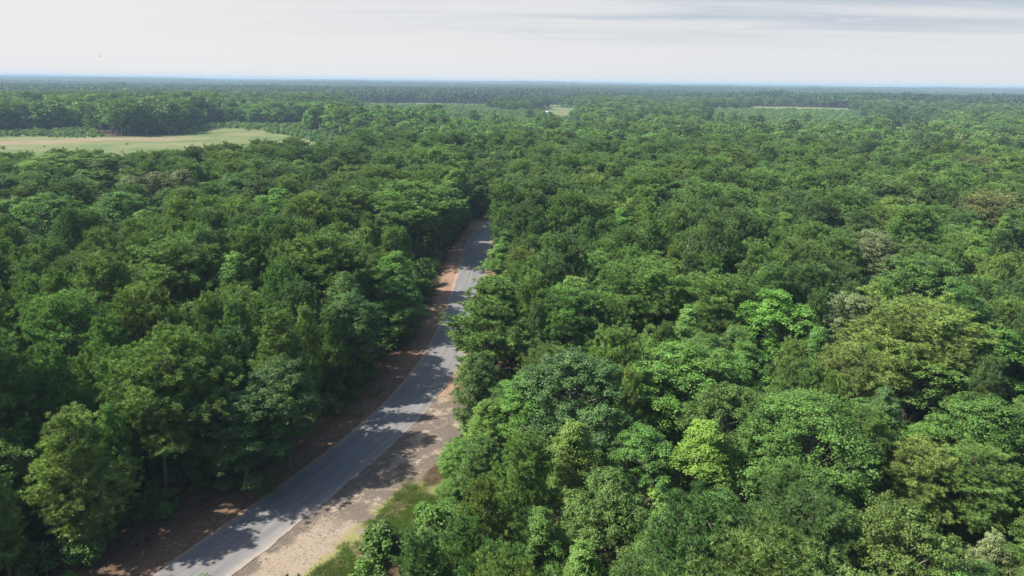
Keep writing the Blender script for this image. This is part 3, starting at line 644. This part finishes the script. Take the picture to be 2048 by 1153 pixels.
for (wd_, sz_, fm_, rel, n_), lst in desc.items():
    lst.sort()
    for k, (_, i) in enumerate(lst):
        pre = '' if len(lst) == 1 else ORD[min(k, 6)]+' '
        trees[i][9] = ' '.join((pre + f'{sz_} {wd_} {fm_} {rel} the {n_}').split())
for i in sorted(solo):
    kd, var, x, y, sx, sz, rot, tn, an, lb = trees[i]
    cm, tm, _, _ = (PINE_M if kd == 'p' else BROAD_M)[var]
    e = add(bpy.data.objects.new('pine_tree' if kd == 'p' else 'broadleaf_tree', None)); e.location = (x, y, 0); e.rotation_euler = (rng.normal()*0.02, rng.normal()*0.02, rot); e.scale = (sx, sx, sz)
    e.empty_display_size = 0.5
    tag(e, lb, 'pine' if kd == 'p' else 'leafy tree', 'pines of the near wood' if kd == 'p' else 'leafy trees of the near wood')
    c = add(bpy.data.objects.new('crown', cm), e); c['tint'] = crown_tint(tn); add(bpy.data.objects.new('trunk', tm), e)
for kd, lib, nm, lb in (('p', LIB_PINE, 'pine_woods', 'pines too small in the distance to tell apart'), ('b', LIB_BROAD, 'leafy_woods', 'leafy trees too small in the distance to tell apart')):
    rest = [i for i in range(len(trees)) if i not in solo and trees[i][0] == kd]
    scatter(nm, lib, [(trees[i][2], trees[i][3], 0) for i in rest], [(trees[i][4], trees[i][4], trees[i][5]) for i in rest], [trees[i][1] for i in rest],
            [crown_tint(trees[i][7]) for i in rest], label=lb, cat='woodland')
print('near trees', len(trees), 'solo', len(solo))

# ------------------------------------------------------------------ undergrowth, grass, loose stones
n = 9000; yy = np.sqrt(rng.random(n))*235+8; xx = (rng.random(n)*2-1)*(0.80*yy+20); s_, t_ = road_st(xx, yy)
ok = ((s_ < -8.2-np.abs(fn(xx, yy, .2))*1.5) | (s_ > np.interp(t_, [60, 84, 96, 130], [13.5, 10.5, 6.5, 6.5])))
xx, yy = xx[ok], yy[ok]; tn = rng.choice(['leafy', 'deep', 'mid', 'olive', 'bright'], len(xx))
scatter('undergrowth', LIB_SHRUB, np.stack([xx, yy, 0*xx], 1), 0.45+0.9*rng.random(len(xx))**1.5, rng.integers(0, 4, len(xx)), [crown_tint(a) for a in tn], label='leafy undergrowth beneath the trees', cat='undergrowth')
M_GRASS = leaf_material('grass_blades', .3, .2, .5)
tufts = []
for i in range(3):
    r = np.random.default_rng(300+i); a = Acc(); n = 70; P0 = r.normal(size=(n, 3))*np.array([.22, .22, 0]); d = unit(r.normal(size=(n, 3))*np.array([.5, .5, 0])+np.array([0, 0, 1]))
    sd = unit(np.cross(d, r.normal(size=(n, 3))))*.012; l = (.12+.22*r.random((n, 1)))
    a.put(np.stack([P0+sd, P0-sd, P0+d*l], 1).reshape(-1, 3), np.arange(n*3).reshape(-1, 3), 0, np.clip(.5+r.normal(size=n)*.2, 0, 1)); tufts.append(a.mesh('grass_tuft', [M_GRASS]))
LIB_G = library('grass_kinds', tufts)
def on_road(s, t):
    j = np.clip(np.searchsorted(ys, t), 0, len(ys)-1); return np.stack([cx[j]+RN[j, 0]*s, cyy[j]+RN[j, 1]*s, np.full(len(s), .02)], 1)
n = 9000; s = 9.0+rng.random(n)*6.5; tt = 38+rng.random(n)*40; P = on_road(s, tt); g_ = fn(P[:, 0]*9, P[:, 1]*9, .8, 2); ok = (s > 9.7+1.0*g_) & (rng.random(n) < .30+.6*g_)
n2_ = 2600; s2 = (3.9+rng.random(n2_)**.6*6)*rng.choice([-1, 1], n2_); t2 = 60+rng.random(n2_)*150; P2 = on_road(s2, t2); ok2 = (fn(P2[:, 0]*8, P2[:, 1]*8, .8, 6) > .35) & ~((s2 > 0) & (t2 < 92))
P = np.concatenate([P[ok], P2[ok2]]); tn = rng.choice(['olive', 'yellow', 'lime', 'brown'], len(P), p=[.20, .40, .25, .15])
scatter('grass', LIB_G, P, .7+.9*rng.random(len(P)), rng.integers(0, 3, len(P)), [tuple(np.array(T[a])*.9) for a in tn], label='short green grass beside the gravel pull-off', cat='grass')
stones = []
M_STONE = plain('dark_clods', (.13, .105, .085), .9, .4, 6)
for i in range(4):
    import bmesh
    bm = bmesh.new(); bmesh.ops.create_icosphere(bm, subdivisions=2, radius=.09); r = np.random.default_rng(i)
    for v in bm.verts: v.co *= 1+r.normal()*.18; v.co.z *= .6
    me = bpy.data.meshes.new('clod'); bm.to_mesh(me); bm.free(); me.materials.append(M_STONE); stones.append(me)
LIB_S = library('clod_kinds', stones)
n = 5200; s = 3.4+rng.random(n)*6.6; tt = 42+rng.random(n)*52; P = on_road(s, tt); g_ = fn(P[:, 0]*6, P[:, 1]*6, .8, 9); ok = rng.random(n) < np.clip(.15+.6*g_, .04, .9)
e_ = 1200; s3 = -3.45-rng.random(e_)**2*4; t3 = 45+rng.random(e_)*110; P = np.concatenate([P[ok], on_road(s3, t3)])
scatter('gravel', LIB_S, P, .3+1.1*rng.random(len(P))**2, rng.integers(0, 4, len(P)), np.tile([.1, .1, .1], (len(P), 1)), label='loose clods and stones on the gravel pull-off', cat='gravel')

# ------------------------------------------------------------------ middle distance: single coarse trees out to 1.5 km
def grid(d0, d1, sp, jit=.42):
    yv = np.arange(-0, d1+sp, sp); P = []
    for i, y_ in enumerate(yv):
        w_ = 0.80*y_+60; xv = np.arange(-w_, w_, sp)+(sp/2 if i % 2 else 0); P.append(np.stack([xv, np.full(len(xv), y_)], 1))
    P = np.concatenate(P); P += rng.uniform(-1, 1, P.shape)*sp*jit; D = np.hypot(P[:, 0], P[:, 1]); return P[(D > d0) & (D <= d1)]
P = grid(398, 1560, 9.2); zn = zone(P[:, 0], P[:, 1]); cl_ = fn(P[:, 0], P[:, 1], 1.1, 8)
P = P[(zn == WOOD) | (zn == SCRUB) & (rng.random(len(P)) < np.where(cl_ > .55, .40, .02)*(np.hypot(P[:, 0], P[:, 1]) < 830)*(P[:, 0] > -120))]; x, y = P.T; u, D = UD(x, y)
q = fn(x, y, 2.2, 1)*.5+fn(x, y, .9, 4)*.35
isb = rng.random(len(x)) < np.clip(.52+q*1.2 - .35*np.clip((D-1000)/400, 0, 1) + .25*((u < 350) & (D < 1000)), .05, .95)
br = fn(x, y, 1.6, 7)
tn = np.where(isb, np.where(br > .05, 'bright', np.where(br < -.5, 'deep', 'leafy')), np.where(rng.random(len(x)) < .35, 'dark', np.where(rng.random(len(x)) < .3, 'olive', 'mid')))
tn = np.where(rng.random(len(x)) < .10, rng.choice(['lime', 'grey', 'olive', 'deep'], len(x)), tn)
hs = np.where(u > 690, .84, 1)*(0.74+.50*rng.random(len(x)))*(1+.10*q)*np.where((u < 460) & (D > 560) & (D < 1000), 1.28, 1)*np.where((u > 660) & (u < 900) & (D < 720) & (D > 540), 1.22, 1)*np.where((u > 1160) & (u < 1280) & (D > 900), 1.15, 1)
idx = np.where(isb, 5+rng.integers(0, 4, len(x)), rng.integers(0, 5, len(x)))
# library order is alphabetical: far_tree_kinds_a.. pines first, then leafy trees
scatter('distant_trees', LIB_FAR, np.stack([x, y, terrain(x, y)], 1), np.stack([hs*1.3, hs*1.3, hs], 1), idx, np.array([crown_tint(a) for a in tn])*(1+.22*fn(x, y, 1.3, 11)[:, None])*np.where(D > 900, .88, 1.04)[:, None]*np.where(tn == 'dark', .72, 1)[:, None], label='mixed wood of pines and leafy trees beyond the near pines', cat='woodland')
print('distant trees', len(x))
P = grid(300, 1480, 4.6); zn = zone(P[:, 0], P[:, 1]); x, y = P.T; u, D = UD(x, y)
dens = fn(x, y, .7, 5)
k = (zn == SCRUB) & (rng.random(len(x)) < np.where(D > 770, .55, .92)) | (zn == FIELD) & (D < 1000) & ((rng.random(len(x)) < .006) | (D < 400) | (D+50*dens < 440) & (rng.random(len(x)) < .4))
x, y, u, D, zn, dens = x[k], y[k], u[k], D[k], zn[k], dens[k]
s = (.55+1.0*rng.random(len(x))**2)*np.where(zn == FIELD, .55, 1.0)*np.where(D > 750, 1.25+.3*dens, 1)
tn = rng.choice(['bright', 'leafy', 'lime', 'olive', 'yellow'], len(x), p=[.34, .20, .26, .08, .12])
scatter('scrub', LIB_SHRUB, np.stack([x, y, terrain(x, y)], 1), np.stack([s*1.15, s*1.15, s*.95], 1), rng.integers(0, 4, len(x)), [crown_tint(a) for a in tn], label='bushy regrowth round the open fields', cat='scrub')

# ------------------------------------------------------------------ the woods from 1.5 km to the horizon, in patches of small crowns
def patch(seed, n, rad_, size):
    r = np.random.default_rng(seed); a = Acc(); q = np.sqrt(r.random(n))*rad_; an = r.random(n)*6.28; hh = 12+7*r.random(n); tv = r.random(n)*.5+.2
    C0 = np.stack([np.cos(an)*q, np.sin(an)*q, hh], 1); K = 26; d = unit(r.normal(size=(n*K, 3))+np.array([0, 0, .3]))
    Pp = np.repeat(C0, K, 0)+d*np.array([3.4, 3.4, 4.2])*(.6+.5*r.random((n*K, 1)))+np.array([0, 0, -1.5])
    leaves(a, Pp, d+np.array([0, 0, .4]), size, np.repeat(tv, K)+r.normal(size=n*K)*.08, r); return a.mesh('wood_patch', [M_LEAF])
LIB_PATCH = library('patch_kinds', [patch(500+i, 170, 62, 3.4) for i in range(4)])
P1 = grid(1500, 5200, 78); P2 = grid(5200, 13500, 150); P = np.concatenate([P1, P2]); big = np.hypot(P[:, 0], P[:, 1]) > 5200
zn = zone(P[:, 0], P[:, 1]); k = (zn == WOOD) | (rng.random(len(P)) < .15); P, big = P[k], big[k]; x, y = P.T
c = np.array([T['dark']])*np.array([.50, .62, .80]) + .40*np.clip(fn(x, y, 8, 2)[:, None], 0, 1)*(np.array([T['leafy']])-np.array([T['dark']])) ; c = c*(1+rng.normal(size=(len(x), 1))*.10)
s = np.where(big, 2.0, 1.0)
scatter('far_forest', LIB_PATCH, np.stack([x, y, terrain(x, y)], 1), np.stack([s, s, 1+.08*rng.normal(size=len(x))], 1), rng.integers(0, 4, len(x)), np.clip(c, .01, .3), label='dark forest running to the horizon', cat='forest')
print('patches', len(x))

# ------------------------------------------------------------------ lone things far off
def dead_tree(px, py_foot, hpx, seed, label, limbs=9):
    g = ground_at(px, py_foot, 0); d = project(g)[2]; h = hpx/FPX*d; a, b_ = bare(seed, h, limbs, h*.16, h*.012+.04)
    e = add(bpy.data.objects.new('dead_tree', None)); e.location = (g[0], g[1], float(terrain(np.array([g[0]]), np.array([g[1]]))[0])); tag(e, label, 'dead tree')
    a.obj('trunk', M_DEAD, e, smooth_mats=(0,)); b_.obj('limbs', M_DEAD, e, smooth_mats=(0,))
dead_tree(72, 252, 26, 1, 'bleached dead tree at the foot of the treeline left of the field', 6)
dead_tree(536, 250, 30, 2, 'thin dead tree standing in the regrowth right of the field', 7)
dead_tree(1131, 231, 20, 3, 'bare branching tree in the far yellow field', 12)
def near_snag(px, py, h, seed, label):
    g = ground_at(px, py, h); a, b_ = bare(seed, h, 7, 1.6, .15); e = add(bpy.data.objects.new('dead_tree', None)); e.location = (g[0], g[1], 0); tag(e, label, 'dead tree')
    a.obj('trunk', M_DEAD, e, smooth_mats=(0,)); b_.obj('limbs', M_DEAD, e, smooth_mats=(0,))
near_snag(1378, 478, 16.5, 4, 'pale bare trunk standing among the pines right of the road')
M_WALL = plain('pale_boards', (.42, .40, .37), .7, .08); M_ROOF = plain('grey_metal_roof', (.36, .39, .44), .5, .08); M_DARK = plain('dark_opening', (.03, .03, .035), .3); M_TIM = plain('grey_timber', (.20, .17, .14), .9)
def gable(acc, lx, ly, z0, z1, over=.35, th=.12):
    for sg in (-1, 1):
        x0, x1 = 0.0, sg*(lx/2+over); zz1 = z0-(z1-z0)*over/(lx/2)
        v = [(x0, -ly/2-over, z1), (x1, -ly/2-over, zz1), (x1, ly/2+over, zz1), (x0, ly/2+over, z1)]
        v += [(a, b, c+th) for a, b, c in v]; acc.put(v, [(0,1,2,3),(7,6,5,4),(0,4,5,1),(1,5,6,2),(2,6,7,3),(3,7,4,0)])
def hut(px, py, lx, ly, hw, hr, lift, name, label, cat, rz):
    g = ground_at(px, py, 0); e = add(bpy.data.objects.new(name, None)); e.location = (g[0], g[1], float(terrain(np.array([g[0]]), np.array([g[1]]))[0])); e.rotation_euler.z = rz; tag(e, label, cat)
    a = Acc(); a.box((-lx/2, -ly/2, lift), (lx/2, ly/2, lift+hw))
    for sy in (-1, 1):
        y_ = sy*(ly/2-.01); a.put([(-lx/2, y_, lift+hw), (lx/2, y_, lift+hw), (0, y_, lift+hw+hr)], [(0, 1, 2)])
    a.obj('wall', M_WALL, e); r = Acc(); gable(r, lx, ly, lift+hw, lift+hw+hr); r.obj('roof', M_ROOF, e)
    d = Acc(); d.box((-.45, -ly/2-.05, lift+.02), (.45, -ly/2-.005, lift+min(2.0, hw-.2))); d.obj('door', M_TIM, e)
    for sx_ in (-1, 1):
        w_ = Acc(); w_.box((sx_*lx*.32-.45, -ly/2-.05, lift+hw*.4), (sx_*lx*.32+.45, -ly/2-.006, lift+hw*.8)); w_.obj('window', M_DARK, e)
    if lift > .3:
        for sx_ in (-1, 1):
            for sy in (-1, 1):
                q = Acc(); q.tube([(sx_*(lx/2-.15), sy*(ly/2-.15), 0), (sx_*(lx/2-.15), sy*(ly/2-.15), lift)], .08, 6); q.obj('post', M_TIM, e)
hut(247, 265.5, 3.6, 2.6, 1.7, .7, .9, 'raised_cabin', 'small pale cabin with grey roof on posts beside the dirt strip', 'cabin', .3)
hut(1095, 229.5, 9, 7, 2.8, 1.8, 0, 'farmhouse', 'tiny pale house with grey roof in the far yellow field', 'house', .5)
# the bird, a speck over the left horizon
u_, v_ = 199, 113; d_ = fw*FPX + rt*(u_-1024) - up*(v_-576.5); d_ /= np.linalg.norm(d_); bp = CAM + d_*300
import bmesh
bm = bmesh.new(); bmesh.ops.create_uvsphere(bm, u_segments=10, v_segments=8, radius=.11); bmesh.ops.scale(bm, vec=(2.2, .9, .8), verts=bm.verts)
def wing(bm, sg):
    pr_ = [(.12, 0, .03), (.14, .35, .16), (.02, .75, .10), (-.10, .36, .13), (-.12, 0, .02)]
    v = [bm.verts.new((a, sg*b, c)) for a, b, c in pr_]+[bm.verts.new((a, sg*b, c-.02)) for a, b, c in pr_]
    bm.faces.new(v[:5]); bm.faces.new(v[5:][::-1])
    for i in range(5): bm.faces.new((v[i], v[i+5], v[(i+1) % 5+5], v[(i+1) % 5]))
wing(bm, 1); wing(bm, -1)
v = [bm.verts.new(c) for c in ((-.2, .03, 0), (-.42, .09, 0), (-.42, -.09, 0), (-.2, -.03, 0), (-.3, 0, .03))]; bm.faces.new(v[:4]); bm.faces.new((v[0], v[1], v[4])); bm.faces.new((v[2], v[3], v[4]))
me = bpy.data.meshes.new('bird'); bm.to_mesh(me); bm.free(); me.materials.append(plain('dark_feathers', (.05, .045, .04))); b = add(bpy.data.objects.new('bird', me)); b.location = bp; b.rotation_euler = (.2, 0, .8)
tag(b, 'dark bird gliding high above the left horizon', 'bird')

# ------------------------------------------------------------------ haze
HAZE = 1.7e-4
if HAZE:
    m, t, o = mat('air_haze'); pv = nd(t, 'ShaderNodeVolumePrincipled'); pv.inputs['Color'].default_value = (0.45, 0.63, 0.78, 1); pv.inputs['Density'].default_value = HAZE
    t.links.new(pv.outputs[0], o.inputs['Volume'])
    a = Acc(); a.box((-14500, -14500, -30), (14500, 14500, 57)); hz_o = a.obj('haze', m); hz_o['kind'] = 'stuff'; hz_o['label'] = 'pale blue haze over the distant forest'; hz_o['category'] = 'haze'
